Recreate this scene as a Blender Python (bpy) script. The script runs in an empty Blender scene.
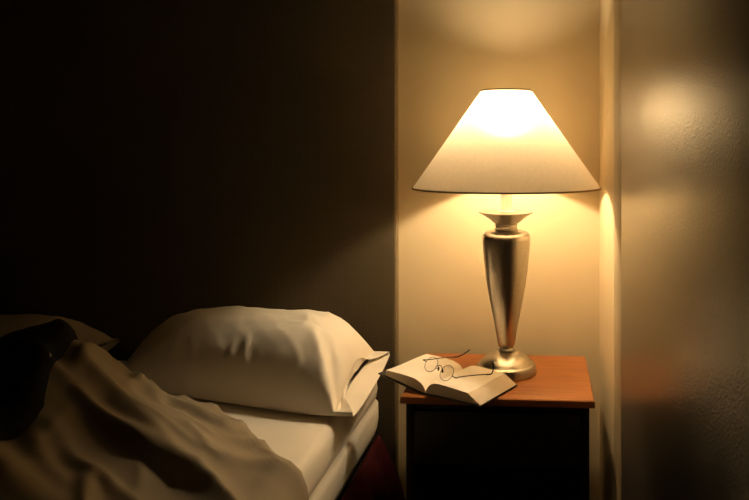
import bpy, bmesh, math, random
from mathutils import Vector, Matrix, noise as mnoise

random.seed(7)
PI = math.pi
S = bpy.context.scene
COL = S.collection

# ------------------------------------------------------------------ helpers
def link(o, parent=None):
    COL.objects.link(o)
    if parent is not None:
        o.parent = parent
    return o

def obj(name, verts, faces, mat, parent=None, smooth=True, auto=None):
    me = bpy.data.meshes.new(name)
    me.from_pydata([tuple(v) for v in verts], [], faces)
    bm = bmesh.new(); bm.from_mesh(me)
    bmesh.ops.recalc_face_normals(bm, faces=bm.faces)
    for f in bm.faces:
        f.smooth = smooth
    if auto is not None:
        for e in bm.edges:
            if len(e.link_faces) == 2 and e.calc_face_angle() > math.radians(auto):
                e.smooth = False
    bm.to_mesh(me); bm.free()
    me.materials.append(mat)
    return link(bpy.data.objects.new(name, me), parent)

def thing(name, label, cat, loc=(0, 0, 0), rz=0.0, group=None):
    o = bpy.data.objects.new(name, None)
    o.empty_display_size = 0.05
    link(o)
    o.location = loc
    o.rotation_euler = (0, 0, rz)
    return tag(o, label, cat, group)

def tag(o, label, cat, group=None):
    o['label'] = label
    o['category'] = cat
    if group:
        o['group'] = group
    return o

def structure(o):
    o['kind'] = 'structure'
    return o

def box(x0, x1, y0, y1, z0, z1, bev=0.0, seg=2):
    bm = bmesh.new()
    bmesh.ops.create_cube(bm, size=1.0)
    for v in bm.verts:
        v.co = Vector((x0 + (v.co.x + .5) * (x1 - x0), y0 + (v.co.y + .5) * (y1 - y0), z0 + (v.co.z + .5) * (z1 - z0)))
    if bev > 0:
        bmesh.ops.bevel(bm, geom=list(bm.edges), offset=bev, segments=seg, profile=.5, affect='EDGES')
    bm.verts.ensure_lookup_table()
    vs = [v.co.copy() for v in bm.verts]
    fs = [[v.index for v in f.verts] for f in bm.faces]
    bm.free()
    return vs, fs

def join(*parts):
    V, F = [], []
    for vs, fs in parts:
        o = len(V)
        V += [Vector(v) for v in vs]
        F += [[i + o for i in f] for f in fs]
    return V, F

def lathe(prof, n=64, cap0=True, cap1=True, c=(0, 0, 0)):
    V, F = [], []
    for r, z in prof:
        for k in range(n):
            a = 2 * PI * k / n
            V.append(Vector((c[0] + r * math.cos(a), c[1] + r * math.sin(a), c[2] + z)))
    m = len(prof)
    for i in range(m - 1):
        for k in range(n):
            F.append([i * n + k, i * n + (k + 1) % n, (i + 1) * n + (k + 1) % n, (i + 1) * n + k])
    if cap0:
        F.append(list(range(n))[::-1])
    if cap1:
        F.append([(m - 1) * n + k for k in range(n)])
    return V, F

def catmull(pts, sub):
    pts = [Vector(p) for p in pts]
    out = []
    for i in range(len(pts) - 1):
        p0 = pts[max(i - 1, 0)]; p1 = pts[i]; p2 = pts[i + 1]; p3 = pts[min(i + 2, len(pts) - 1)]
        for k in range(sub):
            t = k / sub
            out.append(.5 * ((2 * p1) + (p2 - p0) * t + (2 * p0 - 5 * p1 + 4 * p2 - p3) * t * t + (3 * p1 - p0 - 3 * p2 + p3) * t ** 3))
    out.append(pts[-1])
    return out

def tube(pts, r, n=10, closed=False):
    pts = [Vector(p) for p in pts]
    m = len(pts)
    V, F = [], []
    prev = None
    for i, p in enumerate(pts):
        if closed:
            d = (pts[(i + 1) % m] - pts[i - 1]).normalized()
        else:
            d = (pts[min(i + 1, m - 1)] - pts[max(i - 1, 0)]).normalized()
        if prev is None:
            a = Vector((0, 0, 1)) if abs(d.z) < .9 else Vector((1, 0, 0))
            nx = (a - d * a.dot(d)).normalized()
        else:
            nx = (prev - d * prev.dot(d)).normalized()
        prev = nx
        ny = d.cross(nx)
        rr = r[i] if isinstance(r, (list, tuple)) else r
        for k in range(n):
            a = 2 * PI * k / n
            V.append(p + rr * (math.cos(a) * nx + math.sin(a) * ny))
    for i in range(m if closed else m - 1):
        j = (i + 1) % m
        for k in range(n):
            F.append([i * n + k, i * n + (k + 1) % n, j * n + (k + 1) % n, j * n + k])
    if not closed:
        F.append(list(range(n))[::-1])
        F.append([(m - 1) * n + k for k in range(n)])
    return V, F

def grid_faces(nu, nv, off=0):
    return [[off + i * nv + j, off + (i + 1) * nv + j, off + (i + 1) * nv + j + 1, off + i * nv + j + 1]
            for i in range(nu - 1) for j in range(nv - 1)]

def lerp(a, b, t):
    return a + (b - a) * t

def sstep(a, b, x):
    t = max(0.0, min(1.0, (x - a) / (b - a)))
    return t * t * (3 - 2 * t)

def interp(tab, x):
    if x <= tab[0][0]:
        return tab[0][1]
    for (x0, y0), (x1, y1) in zip(tab, tab[1:]):
        if x <= x1:
            return lerp(y0, y1, (x - x0) / (x1 - x0))
    return tab[-1][1]

def fbm(x, y, z=0.0, o=4):
    v, a, f = 0.0, .5, 1.0
    for _ in range(o):
        v += a * mnoise.noise(Vector((x * f, y * f, z * f + 3.1)))
        a *= .5; f *= 2.03
    return v

def ridged(x, y, z=0.0):
    return 1.0 - abs(2.0 * mnoise.noise(Vector((x, y, z))))

def segdist(px, py, ax, ay, bx, by):
    dx, dy = bx - ax, by - ay
    L = dx * dx + dy * dy
    t = max(0, min(1, ((px - ax) * dx + (py - ay) * dy) / L))
    qx, qy = ax + t * dx, ay + t * dy
    s = (px - qx) * dy - (py - qy) * dx
    return math.hypot(px - qx, py - qy) * (1 if s >= 0 else -1), t

# ---------------------------------------------------------------- materials
def mat(name):
    m = bpy.data.materials.new(name); m.use_nodes = True
    nt = m.node_tree
    b = nt.nodes['Principled BSDF']
    return m, nt, b

def noise_node(nt, scale, detail=3, rough=.5, stretch=None, coord='Object'):
    tc = nt.nodes.new('ShaderNodeTexCoord')
    n = nt.nodes.new('ShaderNodeTexNoise')
    n.inputs['Scale'].default_value = scale
    n.inputs['Detail'].default_value = detail
    n.inputs['Roughness'].default_value = rough
    if stretch:
        mp = nt.nodes.new('ShaderNodeMapping')
        mp.inputs['Scale'].default_value = stretch
        nt.links.new(tc.outputs[coord], mp.inputs['Vector'])
        nt.links.new(mp.outputs['Vector'], n.inputs['Vector'])
    else:
        nt.links.new(tc.outputs[coord], n.inputs['Vector'])
    return n

def bump(nt, b, src, strength, dist):
    bp = nt.nodes.new('ShaderNodeBump')
    bp.inputs['Strength'].default_value = strength
    bp.inputs['Distance'].default_value = dist
    nt.links.new(src, bp.inputs['Height'])
    nt.links.new(bp.outputs['Normal'], b.inputs['Normal'])
    return bp

def ramp(nt, src, stops):
    r = nt.nodes.new('ShaderNodeValToRGB')
    el = r.color_ramp.elements
    el[0].position, el[0].color = stops[0][0], (*stops[0][1], 1)
    el[1].position, el[1].color = stops[-1][0], (*stops[-1][1], 1)
    for p, c in stops[1:-1]:
        e = el.new(p); e.color = (*c, 1)
    nt.links.new(src, r.inputs['Fac'])
    return r

def simple(name, col, rough=.6, metal=0.0, var=0.0, scale=20, bstr=0.0, bdist=.001, bscale=200, spec=.5, stretch=None):
    m, nt, b = mat(name)
    b.inputs['Roughness'].default_value = rough
    b.inputs['Metallic'].default_value = metal
    b.inputs['Specular IOR Level'].default_value = spec
    n = noise_node(nt, scale, 4, .55, stretch)
    lo = tuple(c * (1 - var) for c in col); hi = tuple(min(1, c * (1 + var)) for c in col)
    r = ramp(nt, n.outputs['Fac'], [(.3, lo), (.7, hi)])
    nt.links.new(r.outputs['Color'], b.inputs['Base Color'])
    if bstr:
        n2 = noise_node(nt, bscale, 2)
        bump(nt, b, n2.outputs['Fac'], bstr, bdist)
    return m

M = {}
M['wall'] = simple('painted_wall', (.61, .495, .31), .55, var=.03, scale=6, bstr=.25, bdist=.0006, bscale=350, spec=.25)
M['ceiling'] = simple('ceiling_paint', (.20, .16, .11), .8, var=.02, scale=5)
M['carpet'] = simple('carpet', (.03, .022, .018), .95, var=.25, scale=120, bstr=.6, bdist=.003, bscale=300, spec=.1)
M['trim'] = simple('trim_paint', (.42, .33, .20), .5, var=.03, scale=7, spec=.25)
M['edging'] = simple('headboard_edging', (.22, .165, .10), .7, var=.1, scale=30, spec=.15)
M['sheet'] = simple('white_sheet', (.86, .80, .70), .85, var=.02, scale=6, bstr=.15, bdist=.0004, bscale=900, spec=.15)
M['pillow'] = simple('pillowcase_cotton', (.80, .74, .64), .85, var=.025, scale=8, bstr=.15, bdist=.0004, bscale=900, spec=.15)
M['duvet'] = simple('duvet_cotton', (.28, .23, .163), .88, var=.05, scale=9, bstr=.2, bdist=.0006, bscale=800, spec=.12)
M['blanket'] = simple('dark_blanket', (.012, .012, .014), .95, var=.3, scale=60, bstr=.4, bdist=.001, bscale=400, spec=.05)
M['base'] = simple('bed_base_fabric', (.02, .016, .015), .9, var=.15, scale=40, spec=.1)
M['skirt'] = simple('burgundy_fabric', (.034, .003, .005), .85, var=.25, scale=45, bstr=.3, bdist=.001, bscale=500, spec=.1)
M['black'] = simple('black_laminate', (.014, .012, .010), .45, var=.2, scale=25, spec=.25)
M['cover'] = simple('black_book_cover', (.012, .011, .012), .4, var=.2, scale=60, spec=.4)
M['wire'] = simple('dark_bronze_wire', (.05, .035, .025), .3, metal=.9, var=.2, scale=50)
M['temple_tip'] = simple('dark_plastic_tip', (.015, .01, .01), .35, var=.1, scale=50)
M['bulb_base'] = simple('socket_sleeve', (.85, .78, .66), .5, metal=0.0, var=.1, scale=60)
M['shade_trim'] = simple('shade_trim_braid', (.30, .19, .085), .8, var=.15, scale=200, spec=.1)
M['pad'] = simple('clear_nose_pad', (.05, .045, .035), .3, var=.1, scale=50)

# wood veneer top
m, nt, b = mat('cherry_veneer')
n = noise_node(nt, 6, 6, .6, (1.2, 14, 14))
r = ramp(nt, n.outputs['Fac'], [(.25, (.26, .085, .022)), (.55, (.36, .125, .034)), (.8, (.43, .16, .048))])
nt.links.new(r.outputs['Color'], b.inputs['Base Color'])
b.inputs['Roughness'].default_value = .42
b.inputs['Specular IOR Level'].default_value = .35
bump(nt, b, n.outputs['Fac'], .08, .001)
M['wood'] = m

# brushed nickel
m, nt, b = mat('brushed_nickel')
n = noise_node(nt, 40, 4, .6, (1, 1, 18))
r = ramp(nt, n.outputs['Fac'], [(.3, (.44, .40, .34)), (.7, (.55, .50, .42))])
nt.links.new(r.outputs['Color'], b.inputs['Base Color'])
b.inputs['Metallic'].default_value = 1.0
b.inputs['Roughness'].default_value = .29
bump(nt, b, n.outputs['Fac'], .05, .0005)
M['nickel'] = m

# headboard weave
m, nt, b = mat('woven_headboard_fabric')
tc = nt.nodes.new('ShaderNodeTexCoord')
w1 = nt.nodes.new('ShaderNodeTexWave'); w1.wave_type = 'BANDS'; w1.bands_direction = 'Z'
w1.inputs['Scale'].default_value = 55; w1.inputs['Distortion'].default_value = 1.2; w1.inputs['Detail'].default_value = 2
w2 = nt.nodes.new('ShaderNodeTexWave'); w2.wave_type = 'BANDS'; w2.bands_direction = 'X'
w2.inputs['Scale'].default_value = 55; w2.inputs['Distortion'].default_value = 1.2; w2.inputs['Detail'].default_value = 2
for w in (w1, w2):
    nt.links.new(tc.outputs['Object'], w.inputs['Vector'])
mx = nt.nodes.new('ShaderNodeMath'); mx.operation = 'MULTIPLY'
nt.links.new(w1.outputs['Fac'], mx.inputs[0]); nt.links.new(w2.outputs['Fac'], mx.inputs[1])
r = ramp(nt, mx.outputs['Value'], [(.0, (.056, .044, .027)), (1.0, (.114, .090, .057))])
nt.links.new(r.outputs['Color'], b.inputs['Base Color'])
b.inputs['Roughness'].default_value = .95
b.inputs['Specular IOR Level'].default_value = .05
bump(nt, b, mx.outputs['Value'], .5, .0015)
M['headboard'] = m

# glossy dark closet door with a fine pebbled lacquer
m, nt, b = mat('pebbled_dark_lacquer')
n = noise_node(nt, 330, 2, .5)
n2 = noise_node(nt, 14, 5, .6, (1, 1, .15))
r = ramp(nt, n2.outputs['Fac'], [(.3, (.020, .013, .008)), (.7, (.032, .020, .012))])
nt.links.new(r.outputs['Color'], b.inputs['Base Color'])
b.inputs['Roughness'].default_value = .28
b.inputs['IOR'].default_value = 2.5
bump(nt, b, n.outputs['Fac'], .55, .0011)
M['door'] = m

# paper
m, nt, b = mat('book_paper')
n = noise_node(nt, 40, 3)
r = ramp(nt, n.outputs['Fac'], [(.3, (.82, .75, .65)), (.7, (.87, .80, .70))])
nt.links.new(r.outputs['Color'], b.inputs['Base Color'])
b.inputs['Roughness'].default_value = .85
b.inputs['Specular IOR Level'].default_value = .15
M['paper'] = m
m, nt, b = mat('page_edges')
tc = nt.nodes.new('ShaderNodeTexCoord')
w = nt.nodes.new('ShaderNodeTexWave'); w.wave_type = 'BANDS'; w.bands_direction = 'Z'
w.inputs['Scale'].default_value = 260; w.inputs['Distortion'].default_value = 2
nt.links.new(tc.outputs['Object'], w.inputs['Vector'])
r = ramp(nt, w.outputs['Fac'], [(0, (.52, .43, .33)), (1, (.72, .62, .50))])
nt.links.new(r.outputs['Color'], b.inputs['Base Color'])
b.inputs['Roughness'].default_value = .9
bump(nt, b, w.outputs['Fac'], .3, .0004)
M['page_edge'] = m

# lens glass
m = bpy.data.materials.new('lens_glass'); m.use_nodes = True
nt = m.node_tree; nt.nodes.clear()
out = nt.nodes.new('ShaderNodeOutputMaterial')
tp = nt.nodes.new('ShaderNodeBsdfTransparent'); gs = nt.nodes.new('ShaderNodeBsdfGlossy')
tp.inputs['Color'].default_value = (1, 1, 1, 1); gs.inputs['Roughness'].default_value = .03
ms = nt.nodes.new('ShaderNodeMixShader')
ms.inputs[0].default_value = .03; nt.links.new(tp.outputs[0], ms.inputs[1]); nt.links.new(gs.outputs[0], ms.inputs[2])
nt.links.new(ms.outputs[0], out.inputs['Surface'])
M['lens'] = m

# lampshade fabric: translucent
m = bpy.data.materials.new('lampshade_fabric'); m.use_nodes = True
nt = m.node_tree; nt.nodes.clear()
out = nt.nodes.new('ShaderNodeOutputMaterial')
df = nt.nodes.new('ShaderNodeBsdfDiffuse'); tr = nt.nodes.new('ShaderNodeBsdfTranslucent')
mixs = nt.nodes.new('ShaderNodeMixShader'); mixs.inputs[0].default_value = .165
n = noise_node(nt, 160, 3, .6, (1, 1, .4))
r1 = ramp(nt, n.outputs['Fac'], [(.3, (.72, .62, .46)), (.7, (.78, .67, .50))])
nt.links.new(r1.outputs['Color'], df.inputs['Color'])
nt.links.new(r1.outputs['Color'], tr.inputs['Color'])
nt.links.new(df.outputs[0], mixs.inputs[1]); nt.links.new(tr.outputs[0], mixs.inputs[2])
rf = nt.nodes.new('ShaderNodeBsdfRefraction')
rf.inputs['IOR'].default_value = 1.45; rf.inputs['Roughness'].default_value = .85
nt.links.new(r1.outputs['Color'], rf.inputs['Color'])
mix2 = nt.nodes.new('ShaderNodeMixShader'); mix2.inputs[0].default_value = .07
nt.links.new(mixs.outputs[0], mix2.inputs[1]); nt.links.new(rf.outputs[0], mix2.inputs[2])
nt.links.new(mix2.outputs[0], out.inputs['Surface'])
M['shade'] = m

# bulb
m = bpy.data.materials.new('lit_bulb'); m.use_nodes = True
nt = m.node_tree; nt.nodes.clear()
out = nt.nodes.new('ShaderNodeOutputMaterial')
em = nt.nodes.new('ShaderNodeEmission')
em.inputs['Color'].default_value = (1.0, .775, .48, 1)
em.inputs['Strength'].default_value = 560
nt.links.new(em.outputs[0], out.inputs['Surface'])
M['bulb'] = m

# ------------------------------------------------------------ fixed measures
ZT = .55            # night stand top
ZM = .505           # mattress top
YW = 2.105          # back wall
XR = .168           # right wall
YH = 2.074          # headboard front
XB = -.474          # right side of the mattress

# ---------------------------------------------------------------- the room
structure(obj('floor', *box(-3.2, 3.2, -3.0, YW + .1, -.08, 0), M['carpet'], smooth=False))
structure(obj('ceiling', *box(-3.2, XR + .12, -3.0, YW + .1, 2.55, 2.63), M['ceiling'], smooth=False))
structure(obj('wall_back', *box(-3.2, XR + .12, YW, YW + .1, 0, 2.55), M['wall'], smooth=False))
structure(obj('wall_left', *box(-3.3, -3.2, -3.0, YW + .1, 0, 2.55), M['wall'], smooth=False))
structure(obj('wall_right', *box(XR, XR + .12, 1.665, YW, 0, 2.55), M['wall'], smooth=False))
# door casing (slightly proud, eased edges) and the lacquered door leaf
structure(obj('trim_1', *box(XR - .001, XR + .12, 1.502, 1.665, 0, 2.55, .001, 2), M['trim'], auto=35))
structure(obj('door_1', *box(XR - .002, XR + .045, .45, 1.501, .008, 2.55, .0008, 2), M['door'], auto=35))
structure(obj('wall_right.001', *box(XR, XR + .12, -3.0, .445, 0, 2.55), M['wall'], smooth=False))
structure(obj('baseboard_back', *box(-.43, XR, YW - .012, YW, 0, .09, .003), M['trim'], auto=35))

# ---------------------------------------------------------------- headboard
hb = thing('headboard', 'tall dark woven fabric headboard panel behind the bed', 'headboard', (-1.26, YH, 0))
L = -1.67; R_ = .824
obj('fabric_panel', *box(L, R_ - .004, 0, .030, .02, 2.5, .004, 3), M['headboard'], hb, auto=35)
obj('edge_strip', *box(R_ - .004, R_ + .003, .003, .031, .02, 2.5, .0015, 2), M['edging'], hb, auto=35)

# ------------------------------------------------------------------ the bed
bed = thing('bed', 'wide bed with white fitted sheet and dark base', 'bed', (XB - .80, 1.05, 0))
W2 = .80
def mattress_mesh():
    # rounded slab with soft lines on its side and gentle top undulation
    nx, ny = 70, 90
    prof = []   # side profile (outward offset, z)
    for z, o in [(.306, -.022), (.315, -.006), (.335, -.001), (.36, .002), (.385, .002), (.405, .001), (.416, -.007), (.424, -.003), (.445, .0), (.465, -.001), (.484, -.002), (.494, -.005), (.501, -.011), (.504, -.022)]:
        prof.append((o, z))
    def ring(off):
        pts = []
        rx, ry, rc = W2 + off, 1.0 + off, .05
        def arc(cx, cy, a0):
            for k in range(7):
                a = a0 + PI / 2 * k / 6
                pts.append((cx + rc * math.cos(a), cy + rc * math.sin(a)))
        def seg(x0, y0, x1, y1, n):
            for k in range(1, n):
                pts.append((lerp(x0, x1, k / n), lerp(y0, y1, k / n)))
        arc(rx - rc, ry - rc, 0); seg(rx - rc, ry, -rx + rc, ry, 16)
        arc(-rx + rc, ry - rc, PI / 2); seg(-rx, ry - rc, -rx, -ry + rc, 40)
        arc(-rx + rc, -ry + rc, PI); seg(-rx + rc, -ry, rx - rc, -ry, 16)
        arc(rx - rc, -ry + rc, 1.5 * PI); seg(rx, -ry + rc, rx, ry - rc, 40)
        return pts
    V, F = [], []
    n = None
    for o, z in prof:
        rg = ring(o); n = len(rg)
        for x, y in rg:
            w = .004 * fbm(x * 3, y * 5, z * 14) if .32 < z < .49 else 0
            V.append((x + (w if x > 0 else -w), y, z))
    m = len(prof)
    for i in range(m - 1):
        for k in range(n):
            F.append([i * n + k, i * n + (k + 1) % n, (i + 1) * n + (k + 1) % n, (i + 1) * n + k])
    F.append(list(range(n))[::-1])
    # inner rings over the top
    rg = ring(-.022)
    last = (m - 1) * n
    for q in range(1, 12):
        s = 1 - q / 12
        base = len(V)
        for x, y in rg:
            xx, yy = x * s, y * s
            V.append((xx, yy, .5045 + .0012 * fbm(xx * 4, yy * 4)))
        for k in range(n):
            F.append([last + k, last + (k + 1) % n, base + (k + 1) % n, base + k])
        last = base
    F.append([last + k for k in range(n)])
    return V, F
obj('mattress', *mattress_mesh(), M['sheet'], bed)
obj('bed_base', *box(-W2 + .02, W2 - .02, -.98, .98, .06, .3055, .01, 2), M['base'], bed, auto=35)
for sx in (-.7, .7):
    for sy in (-.88, .88):
        obj('leg', *lathe([(.03, 0), (.035, .01), (.035, .06)], 20, c=(sx, sy, 0)), M['black'], bed, auto=35)
def skirt():
    # pleated valance round the right side, flaring out towards the floor
    ny, nz = 160, 14
    V, F = [], []
    for i in range(ny):
        y = -.97 + 1.95 * i / (ny - 1)
        for j in range(nz):
            t = j / (nz - 1)
            z = lerp(.303, .012, t)
            fl = .012 + .085 * t ** .8 * (.55 + .45 * sstep(.4, .95, y))
            pl = .026 * t ** .7 * math.sin(y * 46 + 1.2 * math.sin(y * 7)) + .008 * fbm(y * 5, t * 3)
            V.append((W2 - .012 + fl + pl, y, z))
    F = grid_faces(ny, nz)
    n0 = len(V)
    V2 = [(x - .004, y, z) for x, y, z in V]
    F2 = grid_faces(ny, nz, n0)
    rim = []
    for i in range(ny - 1):
        for j in (0, nz - 1):
            rim.append([i * nz + j, (i + 1) * nz + j, n0 + (i + 1) * nz + j, n0 + i * nz + j])
    for j in range(nz - 1):
        for i in (0, ny - 1):
            rim.append([i * nz + j, i * nz + j + 1, n0 + i * nz + j + 1, n0 + i * nz + j])
    return V + V2, F + F2 + rim
obj('bed_skirt', *skirt(), M['skirt'], bed)['label'] = 'burgundy bed skirt'

# ------------------------------------------------------------------ pillows
def pillow_mesh(Lx, front, back, T, hem, seed, zback, zfront, creases=(), open_end=True):
    """Pillow in a case: closed seam at the left, open hem at the right (+x). z=0 is the bed."""
    nu, nv = 120, 64
    nh = 16 if open_end else 0
    def vv(j):
        return -math.cos(PI * j / (nv - 1))
    def shape(u, v, top):
        au, av = abs(u), abs(v)
        env = max(0.0, 1 - au ** (6.5 if u > 0 else 3.0)) ** .58
        prof = max(0.0, 1 - av ** 2.6) ** .60
        yf = lerp(front[0], front[1], (u + 1) / 2)
        yb = lerp(back[0], back[1], (u + 1) / 2)
        bow = 1 - .05 * (1 - u * u)
        zs = lerp(zfront, zback, (v + 1) / 2) * (1 - .25 * (1 - u * u))
        if top:
            th = (T - zs) * env * prof + .006
            z = zs + th
        else:
            z = zs - (zs + .02) * env * prof - .004
            z = max(z, .0025)
        x = u * Lx / 2 * (1 - .035 * (1 - av ** 2))
        y = lerp(yf, yb, .5 + .5 * v * bow)
        return x, y, z
    V, F = [], []
    cols = nu + nh
    def point(i, j, top):
        v = vv(j)
        if i < nu:
            u = math.sin(PI / 2 * (-1 + 2 * i / (nu - 1)))
            x, y, z = shape(u, v, top)
            e = 0.0
        else:
            e = (i - nu + 1) / nh
            x0, y0, z0 = shape(1.0, v, top)
            f = 1 - abs(v) ** 2.5
            if top:
                x = x0 + hem * e * (1 - .95 * f)
                z = z0 + f * (.030 * e * (1 - .5 * e)) + .020 * f * e * math.sin(v * 5 + .6)
            else:
                x = x0 + hem * e * (1 + .15 * f)
                z = z0 - f * .012 * e
                z = z if e < .3 else z - .012 * f * (e - .3)
            y = y0
            u = 1 + e * .1
        # wrinkles
        uu, w = x / (Lx / 2), v
        amp = 1.0 if top else .3
        edge = .35 + .65 * sstep(.25, 1.0, max(abs(uu), abs(v)))
        n1 = ridged(uu * 2.2 + seed, w * 1.1 + .6 * fbm(uu * 1.5, w * 1.5, seed), seed) ** 3
        n2 = fbm(uu * 3.0 + seed * 2, w * 2.2, seed, 4)
        n3 = ridged(uu * 4.5 + w * 2 + seed, w * 3.0 - uu * 1.2, seed + 5) ** 4
        dz = amp * (.0035 * n1 * edge + .008 * n2 + .004 * n3 * edge)
        if top:
            for (ax, ay, bx, by, wd, h) in creases:
                d, t = segdist(x, y, ax, ay, bx, by)
                k = math.sin(PI * min(1, max(0, .08 + .84 * t))) ** .6
                dz += h * k * math.exp(-(d / wd) ** 2)
        nrmfade = sstep(0, .08, 1 - abs(v))
        z2 = z + dz * (nrmfade if i < nu else .5 * nrmfade)
        if abs(v) > .75 and top:
            y += .004 * fbm(uu * 6, v * 2, seed + 9)
        if x < .336:
            z2 = max(z2, .0025)
        return (x, y, z2)
    for i in range(cols):
        for j in range(nv):
            V.append(point(i, j, True))
    n0 = len(V)
    idx = {}
    for i in range(cols):
        for j in range(nv):
            if j in (0, nv - 1) or i == 0:
                # shared seam: average
                a = Vector(V[i * nv + j]); bq = Vector(point(i, j, False))
                V[i * nv + j] = tuple((a + bq) / 2)
                idx[(i, j)] = i * nv + j
            else:
                idx[(i, j)] = len(V)
                V.append(point(i, j, False))
    F = grid_faces(cols, nv)
    for i in range(cols - 1):
        for j in range(nv - 1):
            F.append([idx[i, j], idx[i, j + 1], idx[i + 1, j + 1], idx[i + 1, j]])
    if not open_end:
        for j in range(nv - 1):
            F.append([(cols - 1) * nv + j, (cols - 1) * nv + j + 1, idx[cols - 1, j + 1], idx[cols - 1, j]])
    return V, F

pc = [(.268, -.09, .335, -.20, .016, -.048), (.232, -.09, .300, -.20, .018, .012),
      (.02, -.095, .04, -.155, .006, .006), (.06, -.09, .08, -.165, .006, .006), (.12, .02, .24, -.04, .02, .006),
      (.18, .05, .31, .08, .02, .007), (-.22, -.02, -.05, -.12, .03, .006), (-.30, .05, -.12, .02, .03, .006)]
tag(obj('pillow', *pillow_mesh(.645, (-.045, -.225), (.24, .17), .190, .045, 1.7, .047, .020, pc), M['pillow']),
    'plump white pillow nearest the lamp, its open case end over the mattress edge', 'pillow', 'bed pillows')
p1 = bpy.data.objects['pillow']
p1.location = (-.803, 1.822, ZM)
p2 = obj('pillow', *pillow_mesh(.66, (-.2, -.18), (.2, .2), .155, .02, 6.1, .05, .03), M['duvet'])  # duvet tan on this case: the dim light far from the lamp, put into colour
tag(p2, 'pillow at the far left, coloured tan to look dimly lit, half hidden behind the black blanket and bunched duvet', 'pillow', 'bed pillows')
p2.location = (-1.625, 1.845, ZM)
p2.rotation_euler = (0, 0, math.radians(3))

# -------------------------------------------------------------------- duvet
EDGE = [(-2.08, 1.60), (-1.35, 1.62), (-1.12, 1.635), (-.95, 1.635), (-.84, 1.63), (-.76, 1.60), (-.64, 1.50), (-.52, 1.366), (-.45, 1.275), (-.36, 1.17), (-.22, 1.05)]
RIDGES = [(-1.10, 1.58, -.60, 1.28, .034, .018), (-1.02, 1.50, -.52, 1.16, .022, .022), (-.95, 1.38, -.62, 1.22, .016, .018),
          (-1.30, 1.40, -.74, 1.05, .03, .024), (-.80, 1.18, -.66, .98, .014, .022), (-1.00, 1.60, -.84, 1.50, .02, .02),
          (-1.12, 1.28, -.92, 1.10, .02, -.014), (-.88, 1.56, -.62, 1.40, .018, .012), (-1.2, 1.2, -.8, .9, .03, .02),
          (-1.02, 1.42, -.62, 1.20, .010, .008), (-.98, 1.47, -.66, 1.30, .009, .007), (-.90, 1.26, -.56, 1.06, .010, .008), (-1.00, 1.30, -.80, 1.14, .012, .010), (-.86, 1.50, -.66, 1.37, .008, .006), (-.93, 1.615, -.90, 1.48, .016, .016), (-1.05, 1.63, -1.0, 1.45, .018, .018)]
def duvet_h(x, y):
    ye = interp(EDGE, x)
    # distance to the edge along the local perpendicular (approx)
    sl = (interp(EDGE, x + .03) - interp(EDGE, x - .03)) / .06
    d = max(0.0, (ye - y) / math.sqrt(1 + sl * sl))
    roll = max(0.0, 1 - max(0.0, 1 - d / .035) ** 2) ** .5
    T = .028
    T += .140 * math.exp(-((x + 1.17) / .17) ** 2 - ((y - 1.56) / .19) ** 2)
    T += .075 * math.exp(-((x + 1.00) / .14) ** 2 - ((y - 1.42) / .18) ** 2)
    T += .035 * math.exp(-((x + .78) / .16) ** 2 - ((y - 1.36) / .20) ** 2)
    T += .02 * sstep(-1.1, -1.5, x) * math.exp(-((y - 1.45) / .25) ** 2)
    qx = (x * .80 + y * -.60); qy = (x * .60 + y * .80)   # along / across the pull direction
    wv = fbm(qx * 1.6, qy * 1.6, 2.0)
    T += .016 * ridged(qx * 1.3 + .7 * wv, qy * 6.0 + 1.2 * wv, .3) ** 2
    T += .006 * ridged(qx * 2.6 + 3 + wv, qy * 13 + 1.5 * wv, 1.7) ** 2
    T += .010 * fbm(x * 4, y * 4, 7.0)
    T += .014 * math.exp(-d / .10) * (ridged(x * 9 + wv, y * 9, 5.0) ** 2 - .4)
    for (ax, ay, bx, by, wd, h) in RIDGES:
        dd, t = segdist(x + .02 * wv, y + .02 * wv, ax, ay, bx, by)
        k = math.sin(PI * min(1, max(0, .05 + .9 * t))) ** .7
        T += h * k * math.exp(-(dd / wd) ** 2)
    return max(.006, T) * roll, roll
def duvet_mesh():
    s0, s1 = -2.06, -.474 + .24
    ns, ny = 190, 190
    xe = XB - .02
    V, Vb = [], []
    for i in range(ns):
        s = lerp(s0, s1, i / (ns - 1))
        ye = interp(EDGE, s)
        for j in range(ny):
            t = j / (ny - 1)
            t = 1 - (1 - t) ** 1.8
            y = lerp(.06, ye, t)
            H, roll = duvet_h(s, y)
            rr = .026
            if s <= xe:
                bx, bz, nx, nz = s, ZM + .004, 0.0, 1.0
            else:
                a = (s - xe) / rr
                if a < PI / 2:
                    nx, nz = math.sin(a), math.cos(a)
                    bx, bz = xe + rr * nx, ZM + .004 - rr + rr * nz
                else:
                    nx, nz = 1.0, 0.0
                    dn = s - xe - rr * PI / 2
                    bx, bz = xe + rr + .004 + .04 * dn, ZM + .004 - rr - dn
            V.append((bx + nx * (H + .002), y, bz + nz * (H + .002)))
            Vb.append((bx + nx * .001, y, bz + nz * .001))
    F = grid_faces(ns, ny)
    n0 = len(V)
    F += grid_faces(ns, ny, n0)
    for i in range(ns - 1):
        for j in (0, ny - 1):
            F.append([i * ny + j, (i + 1) * ny + j, n0 + (i + 1) * ny + j, n0 + i * ny + j])
    for j in range(ny - 1):
        for i in (0, ns - 1):
            F.append([i * ny + j, i * ny + j + 1, n0 + i * ny + j + 1, n0 + i * ny + j])
    return V + Vb, F
tag(obj('duvet', *duvet_mesh(), M['duvet']), 'rumpled tan duvet pulled diagonally back across the bed', 'duvet')

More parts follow.
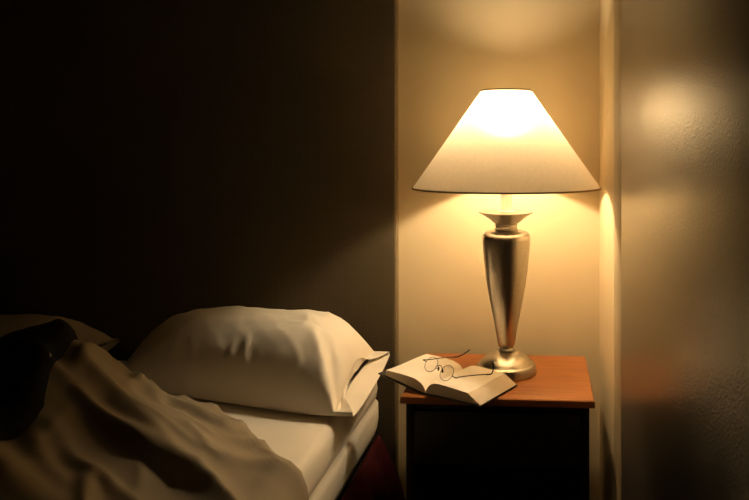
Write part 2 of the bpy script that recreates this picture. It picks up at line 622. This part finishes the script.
def blanket_mesh():
    # dark throw bunched over the duvet
    nx, ny = 90, 80
    V, Vb = [], []
    for i in range(nx):
        a = i / (nx - 1)
        for j in range(ny):
            c = j / (ny - 1)
            y = lerp(1.20, 1.60, c)
            xr = interp([(1.20, -1.03), (1.27, -.985), (1.33, -.985), (1.42, -1.035), (1.50, -1.06), (1.56, -1.075), (1.60, -1.11)], y) + .012 * fbm(y * 9, 1.0)
            x = lerp(-2.0, xr, a ** .8)
            yy = y + .02 * fbm(x * 4, 3.0) * (1 if c < .5 else .5)
            d = min(1 - a, min(c, 1 - c) * .6, a) * .9
            roll = min(1, (d / .03)) ** .5 if d > 0 else 0
            H, _ = duvet_h(x, yy)
            lump = .014 + .015 * ridged(x * 4, yy * 5, 4.0) + .02 * fbm(x * 6, yy * 6, 9)
            zb = ZM + .004 + H + .004
            V.append((x, yy, zb + max(.006, lump) * (roll * .9 + .1)))
            Vb.append((x, yy, zb + .001))
    F = grid_faces(nx, ny)
    n0 = len(V)
    F += grid_faces(nx, ny, n0)
    for i in range(nx - 1):
        for j in (0, ny - 1):
            F.append([i * ny + j, (i + 1) * ny + j, n0 + (i + 1) * ny + j, n0 + i * ny + j])
    for j in range(ny - 1):
        for i in (0, nx - 1):
            F.append([i * ny + j, i * ny + j + 1, n0 + i * ny + j + 1, n0 + i * ny + j])
    return V + Vb, F
tag(obj('blanket', *blanket_mesh(), M['blanket']), 'black blanket bunched on top of the duvet at the left', 'blanket')

# -------------------------------------------------------------- night stand
X0, X1, Y0, Y1 = -.3375, .1225, 1.657, 2.018
ns = thing('nightstand', 'dark night stand with a reddish wood top beside the bed', 'nightstand', ((X0 + X1) / 2, (Y0 + Y1) / 2, 0))
hw, hd = (X1 - X0) / 2, (Y1 - Y0) / 2
def top_mesh():
    bm = bmesh.new()
    bmesh.ops.create_cube(bm, size=1)
    for v in bm.verts:
        v.co = Vector((v.co.x * 2 * hw, v.co.y * 2 * hd, ZT - .009 + v.co.z * .018))
    ed = [e for e in bm.edges if all(v.co.z > ZT - .005 for v in e.verts)]
    bmesh.ops.bevel(bm, geom=ed, offset=.006, segments=3, profile=.5, affect='EDGES')
    vs = [v.co.copy() for v in bm.verts]; fs = [[v.index for v in f.verts] for f in bm.faces]
    bm.free()
    return vs, fs
obj('tabletop', *top_mesh(), M['wood'], ns, auto=25)['label'] = 'reddish wood top'
zt = ZT - .0181
for s in (-1, 1):
    xs = sorted((s * (hw - .012), s * (hw - .030)))
    obj('side_panel', *box(xs[0], xs[1], -hd + .012, hd - .01, .0, zt, .0015), M['black'], ns, auto=35)
obj('back_panel', *box(-hw + .0302, hw - .0302, hd - .022, hd - .012, .06, zt - .0002, .001), M['black'], ns, auto=35)
obj('shelf', *box(-hw + .0302, hw - .0302, -hd + .02, hd - .0222, .10, .118, .001), M['black'], ns, auto=35)
obj('rail', *box(-hw + .0302, hw - .0302, -hd + .02, -hd + .04, zt - .018, zt - .0002, .001), M['black'], ns, auto=35)
dr = obj('drawer', *join(box(-hw + .032, hw - .032, -hd + .013, -hd + .031, .385, zt - .021, .002),
                         box(-hw + .045, -hw + .055, -hd + .0309, hd - .05, .395, zt - .04),
                         box(hw - .055, hw - .045, -hd + .0309, hd - .05, .395, zt - .04),
                         box(-hw + .045, hw - .045, hd - .06, hd - .05, .395, zt - .04),
                         box(-hw + .045, hw - .045, -hd + .0309, hd - .05, .389, .396)), M['black'], ns, auto=35)

# --------------------------------------------------------------------- lamp
LX, LY = -.0945, 1.8535
lamp = thing('table_lamp', 'brushed metal table lamp with a cream cone shade, lit', 'lamp', (LX, LY, ZT))
base_prof = [(.0, .0), (.0775, .0), (.0798, .002), (.0798, .005), (.0778, .016), (.0755, .0225), (.0735, .0245), (.0715, .0250), (.069, .0275),
             (.064, .0335), (.057, .040), (.048, .0465), (.038, .0515), (.029, .0545), (.022, .056), (.019, .0562)]
obj('base', *lathe(base_prof, 96, cap0=False), M['nickel'], lamp, auto=50)
col_prof = [(.018, .0562), (.0195, .058), (.0200, .0605), (.0195, .063), (.0178, .065), (.0180, .068), (.0214, .074), (.0258, .100), (.0320, .136), (.0395, .176), (.0472, .216), (.0525, .255), (.0560, .285), (.0592, .320), (.0605, .338), (.0610, .349), (.0605, .357), (.0580, .364), (.0530, .369), (.045, .3725), (.036, .375), (.0305, .3768)]
col_prof = [(p.x * 1.035, p.y) for p in catmull([(r, z, 0) for r, z in col_prof], 3)]
obj('body', *lathe([(0.0, .0562)] + col_prof + [(0, .3768)], 96, False, False), M['nickel'], lamp, auto=50)
neck = [(0, .3768), (.0300, .3768), (.0312, .379), (.0300, .381), (.0285, .3815), (.0278, .3835), (.0290, .3850), (.0300, .387), (.0292, .389), (.0280, .3905), (.0285, .3925), (0, .3925)]
obj('neck', *lathe(neck, 72, False, False), M['nickel'], lamp, auto=50)
fl = [(0, .3915), (.030, .3915), (.036, .396), (.048, .4055), (.062, .4150), (.0710, .4195), (.0730, .4212), (.0726, .4224), (.070, .4228), (.060, .4222), (.03, .421), (0, .421)]
obj('drip_collar', *lathe(fl, 96, False, False), M['nickel'], lamp, auto=50)
sk = obj('socket', *lathe([(0, .421), (.021, .421), (.022, .424), (.016, .4265), (.0150, .43), (.0150, .475), (.019, .480), (.0195, .535), (.0175, .565), (0, .565)], 40, False, False), M['bulb_base'], lamp, auto=50)
# bulb
bp = [(0.0, .5655), (.0125, .5655), (.0128, .590), (.0118, .612), (.0105, .6235), (0, .6235)]
bb = obj('bulb', *lathe(bp, 32, False, False), M['bulb_base'], lamp, auto=50)
gp_ = [(0.0, .624)] + [(.024 * math.sin(PI * (k + .5) / 14), .660 - .036 * math.cos(PI * (k + .5) / 14)) for k in range(14)] + [(0, .696)]
obj('globe', *lathe(gp_, 32, False, False), M['bulb'], bb)
# harp with finial
hp = [(0.016, 0, .478), (.030, 0, .490), (.047, 0, .55), (.050, 0, .62), (.044, 0, .68), (.026, 0, .712), (.004, 0, .722)]
hp = hp + [(-x, y, z) for x, y, z in hp[::-1]]
# shade
RB, ZB, RT, ZTp = .2455, .486, .0665, .740
sh = [(lerp(RB, RT, k / 24), lerp(ZB, ZTp, k / 24)) for k in range(25)]
so = obj('lamp_shade', *lathe(sh, 128, False, False), M['shade'], lamp)
def ring(r, z, h, w, n=128):
    return lathe([(r - w, z), (r + w, z), (r + w, z + h), (r - w, z + h), (r - w, z)], n, False, False)
obj('bottom_trim', *ring(RB, ZB - .0025, .0042, .0015), M['shade_trim'], so, auto=40)
obj('top_trim', *ring(RT, ZTp - .002, .004, .0013), M['shade_trim'], so, auto=40)
sp = []
for k in range(3):
    a = 2 * PI * k / 3 + .5
    sp.append(tube([(.006 * math.cos(a), .006 * math.sin(a), .727), (.03 * math.cos(a), .03 * math.sin(a), .727), (.0655 * math.cos(a), .0655 * math.sin(a), .737)], .0012, 8))
sp.append(lathe([(0, .723), (.009, .723), (.009, .728), (0, .728)], 20, False, False))
obj('spider', *join(*sp), M['bulb_base'], so, auto=50)
obj('harp', *tube(catmull(hp, 5), .0014, 8), M['bulb_base'], lamp)
obj('finial', *lathe([(0, .726), (.005, .726), (.0065, .728), (.0075, .731), (.006, .735), (.003, .738), (0, .7385)], 20, False, False), M['nickel'], lamp)

# --------------------------------------------------------------------- book
book = thing('book', 'open book lying face up at the left front of the night stand', 'book', (-.2395, 1.7415, ZT), math.radians(-27.6))
BL = .083            # half height of the book (along local y, the spine)
def cover():
    # hard cover: two boards and a spine strip as one bent sheet, thickness 2.5 mm
    xs = [(-.144, .0270), (-.10, .0180), (-.04, .0070), (-.016, .0022), (0, .0016), (.016, .0022), (.04, .0024), (.10, .0020), (.1570, .0018)]
    xs = [(p.x, p.y) for p in catmull([(a, b_, 0) for a, b_ in xs], 4)]
    V, F = [], []
    n = len(xs)
    for y in (-BL - .004, BL + .0008):
        for x, z in xs:
            V.append((x, y, z + .0025))
        for x, z in xs:
            V.append((x, y, max(z, .0004)))
    o = 2 * n
    for k in range(n - 1):
        F.append([k, k + 1, o + k + 1, o + k])
        F.append([n + k, o + n + k, o + n + k + 1, n + k + 1])
        F.append([k, n + k, n + k + 1, k + 1])
        F.append([o + k, o + k + 1, o + n + k + 1, o + n + k])
    F.append([0, o, o + n, n]); F.append([n - 1, 2 * n - 1, o + 2 * n - 1, o + n - 1])
    return V, F
obj('cover', *cover(), M['cover'], book, auto=40)
def block(sgn, topz, botz, ox_top, ox_bot):
    """page block of one side: cross-section extruded along the spine"""
    n = len(topz)
    V, F = [], []
    ys = [lerp(-BL, BL, k / 24) for k in range(25)]
    for y in ys:
        wv = .0006 * math.sin(y * 40)
        for (x, z) in topz:
            V.append((sgn * x, y, z + wv))
        for (x, z) in botz:
            V.append((sgn * x, y, z))
    c = 2 * n
    Ft, Fe = [], []
    for i in range(len(ys) - 1):
        for k in range(n - 1):
            Ft.append([i * c + k, i * c + k + 1, (i + 1) * c + k + 1, (i + 1) * c + k])
            Fe.append([i * c + n + k, i * c + n + k + 1, (i + 1) * c + n + k + 1, (i + 1) * c + n + k])
        Fe.append([i * c + n - 1, i * c + 2 * n - 1, (i + 1) * c + 2 * n - 1, (i + 1) * c + n - 1])
        Fe.append([i * c, i * c + n, (i + 1) * c + n, (i + 1) * c])
    for i in (0, len(ys) - 1):
        for k in range(n - 1):
            Fe.append([i * c + k, i * c + k + 1, i * c + n + k + 1, i * c + n + k])
    return V, Ft, Fe
def cs(pts, m=6):
    return [(p.x, p.y) for p in catmull([(a, b_, 0) for a, b_ in pts], m)]
rt = cs([(.0005, .0085), (.006, .019), (.018, .0290), (.036, .0325), (.065, .0310), (.098, .0285), (.121, .0265)])
rb = cs([(.0005, .0046), (.008, .0047), (.022, .0052), (.042, .0052), (.072, .0050), (.110, .0048), (.1545, .0048)])
lt = cs([(.0005, .0085), (.006, .018), (.016, .0270), (.034, .0340), (.062, .0370), (.094, .0385), (.122, .0390)])
lb = cs([(.0005, .0046), (.012, .0058), (.032, .0092), (.052, .0130), (.078, .0182), (.105, .0225), (.1250, .0265)])
for sgn, t, b_ in ((1, rt, rb), (-1, lt, lb)):
    V, Ft, Fe = block(sgn, t, b_, 0, 0)
    o = obj('page_block', V, Ft + Fe, M['page_edge'], book, auto=45)
    o.data.materials.append(M['paper'])
    keys = set(tuple(sorted(f)) for f in Ft)
    for p in o.data.polygons:
        if tuple(sorted(p.vertices)) in keys:
            p.material_index = 1

# --------------------------------------------------------------- eyeglasses
gl = thing('eyeglasses', 'thin dark wire eyeglasses resting on the pages of the open book', 'eyeglasses', (-.245, 1.72, ZT + .034))
G0 = Vector(gl.location)
h1 = Vector((-.2969, 1.756, ZT + .0565)); h2 = Vector((-.2041, 1.6415, ZT + .052))
ax = (h2 - h1); wd = ax.length; ax.normalize()
tdir = Vector((.945, .32, 0)).normalized()          # where the temples point
upv = Vector((0, 0, 1))
nrm = ax.cross(upv).normalized()
# lens plane leans towards the page
low = (Vector((0, 0, -1)) * .35 + tdir * -.1 + Vector((.55, .55, 0)) * -.0 + nrm * 0).normalized()
lean = (ax.cross(Vector((0, 0, 1)))).normalized()
if lean.dot(tdir) > 0:
    lean = -lean
def gp(s, w):
    """point on the front of the frame: s along hinge to hinge (0..1), w towards the lens bottoms"""
    p = h1.lerp(h2, s)
    return p + (-lean * .62 + Vector((0, 0, .78))).normalized() * w
def rim_pts(s_c, n=40):
    pts = []
    for k in range(n):
        a = 2 * PI * k / n
        ca, sa = math.cos(a), math.sin(a)
        ex = .0240 * (abs(ca) ** .9) * (1 if ca >= 0 else -1)
        ey = .0185 * (abs(sa) ** .9) * (1 if sa >= 0 else -1)
        pts.append(gp(s_c + ex / wd, ey))
    return pts
def local(vf):
    return [Vector(v) - G0 for v in vf[0]], vf[1]
for sc in (.25, .75):
    rp = rim_pts(sc)
    r_ = obj('rim', *local(tube(rp, .0007, 8, True)), M['wire'], gl)
    c = sum(rp, Vector()) / len(rp)
    nn = ((rp[10] - c).cross(rp[0] - c)).normalized()
    n = len(rp)
    V = [c + (p - c) * .985 + nn * .0006 for p in rp] + [c + (p - c) * .985 - nn * .0006 for p in rp]
    F = [list(range(n)), list(range(n, 2 * n))[::-1]] + [[k, (k + 1) % n, n + (k + 1) % n, n + k] for k in range(n)]
    obj('lens', *local((V, F)), M['lens'], r_, smooth=False)
br = catmull([gp(.415, .002), gp(.45, .006), gp(.5, .008), gp(.55, .006), gp(.585, .002)], 5)
obj('bridge', *local(tube(br, .0010, 8)), M['wire'], gl)
for sc in (.435, .565):
    q = gp(sc, -.004) + tdir * .006
    arm = tube(catmull([gp(.415 if sc < .5 else .585, -.003), gp(sc, -.003) + tdir * .002, q], 4), .0006, 6)
    pad = lathe([(0, -.005), (.0018, -.0045), (.0026, 0), (.0018, .0045), (0, .005)], 12, False, False, c=tuple(q))
    obj('nose_pad', *local(join(arm, pad)), M['pad'], gl)
def temple(h, rimside, bend, tip, out):
    mid = h.lerp(bend, .5) + Vector((0, 0, .001))
    core = catmull([rimside, h + out * .004, h.lerp(bend, .12), mid, bend], 8)
    t = obj('temple', *local(tube(core, .0013, 8)), M['wire'], gl)
    cur = catmull([h.lerp(bend, .86), bend, bend.lerp(tip, .25) + (bend - h).normalized() * .004, bend.lerp(tip, .65) + (bend - h).normalized() * .003, tip], 6)
    obj('temple_tip', *local(tube(cur, [.0016] * (len(cur) - 1) + [.0011], 10)), M['temple_tip'], t)
temple(h1, gp(.085, .0), Vector((-.2157, 1.798, ZT + .055)), Vector((-.1857, 1.807, ZT + .071)), -ax)
temple(h2, gp(.915, .0), Vector((-.1227, 1.6857, ZT + .048)), Vector((-.1178, 1.683, ZT + .080)), ax)

# ------------------------------------------------------------ world, camera
w = bpy.data.worlds.new('night'); S.world = w; w.use_nodes = True
w.node_tree.nodes['Background'].inputs['Color'].default_value = (.010, .009, .008, 1)
w.node_tree.nodes['Background'].inputs['Strength'].default_value = .05

cam_d = bpy.data.cameras.new('camera')
cam = bpy.data.objects.new('camera', cam_d); COL.objects.link(cam)
cam.location = (0, 0, ZT + .585)
cam.rotation_euler = (PI / 2, 0, math.radians(4.0))
cam_d.sensor_width = 36.0
cam_d.lens = 705 / 749 * 36
cam_d.shift_x = -(493 - 374.5) / 749
cam_d.shift_y = -(250 - 150) / 749
cam_d.clip_start = .02
S.camera = cam

vs = S.view_settings
S.display_settings.display_device = 'sRGB'
vs.view_transform = 'Standard'; vs.look = 'None'; vs.gamma = 1.0; vs.use_curve_mapping = False
vs.exposure = 0.0
cy = S.cycles
cy.use_denoising = True
try:
    cy.denoiser = 'OPENIMAGEDENOISE'
    cy.denoising_input_passes = 'RGB_ALBEDO_NORMAL'
except Exception:
    pass
cy.max_bounces = 10; cy.diffuse_bounces = 6; cy.glossy_bounces = 5; cy.transmission_bounces = 8
cy.sample_clamp_indirect = 6.0
cy.caustics_reflective = True; cy.blur_glossy = 1.0; cy.caustics_refractive = True
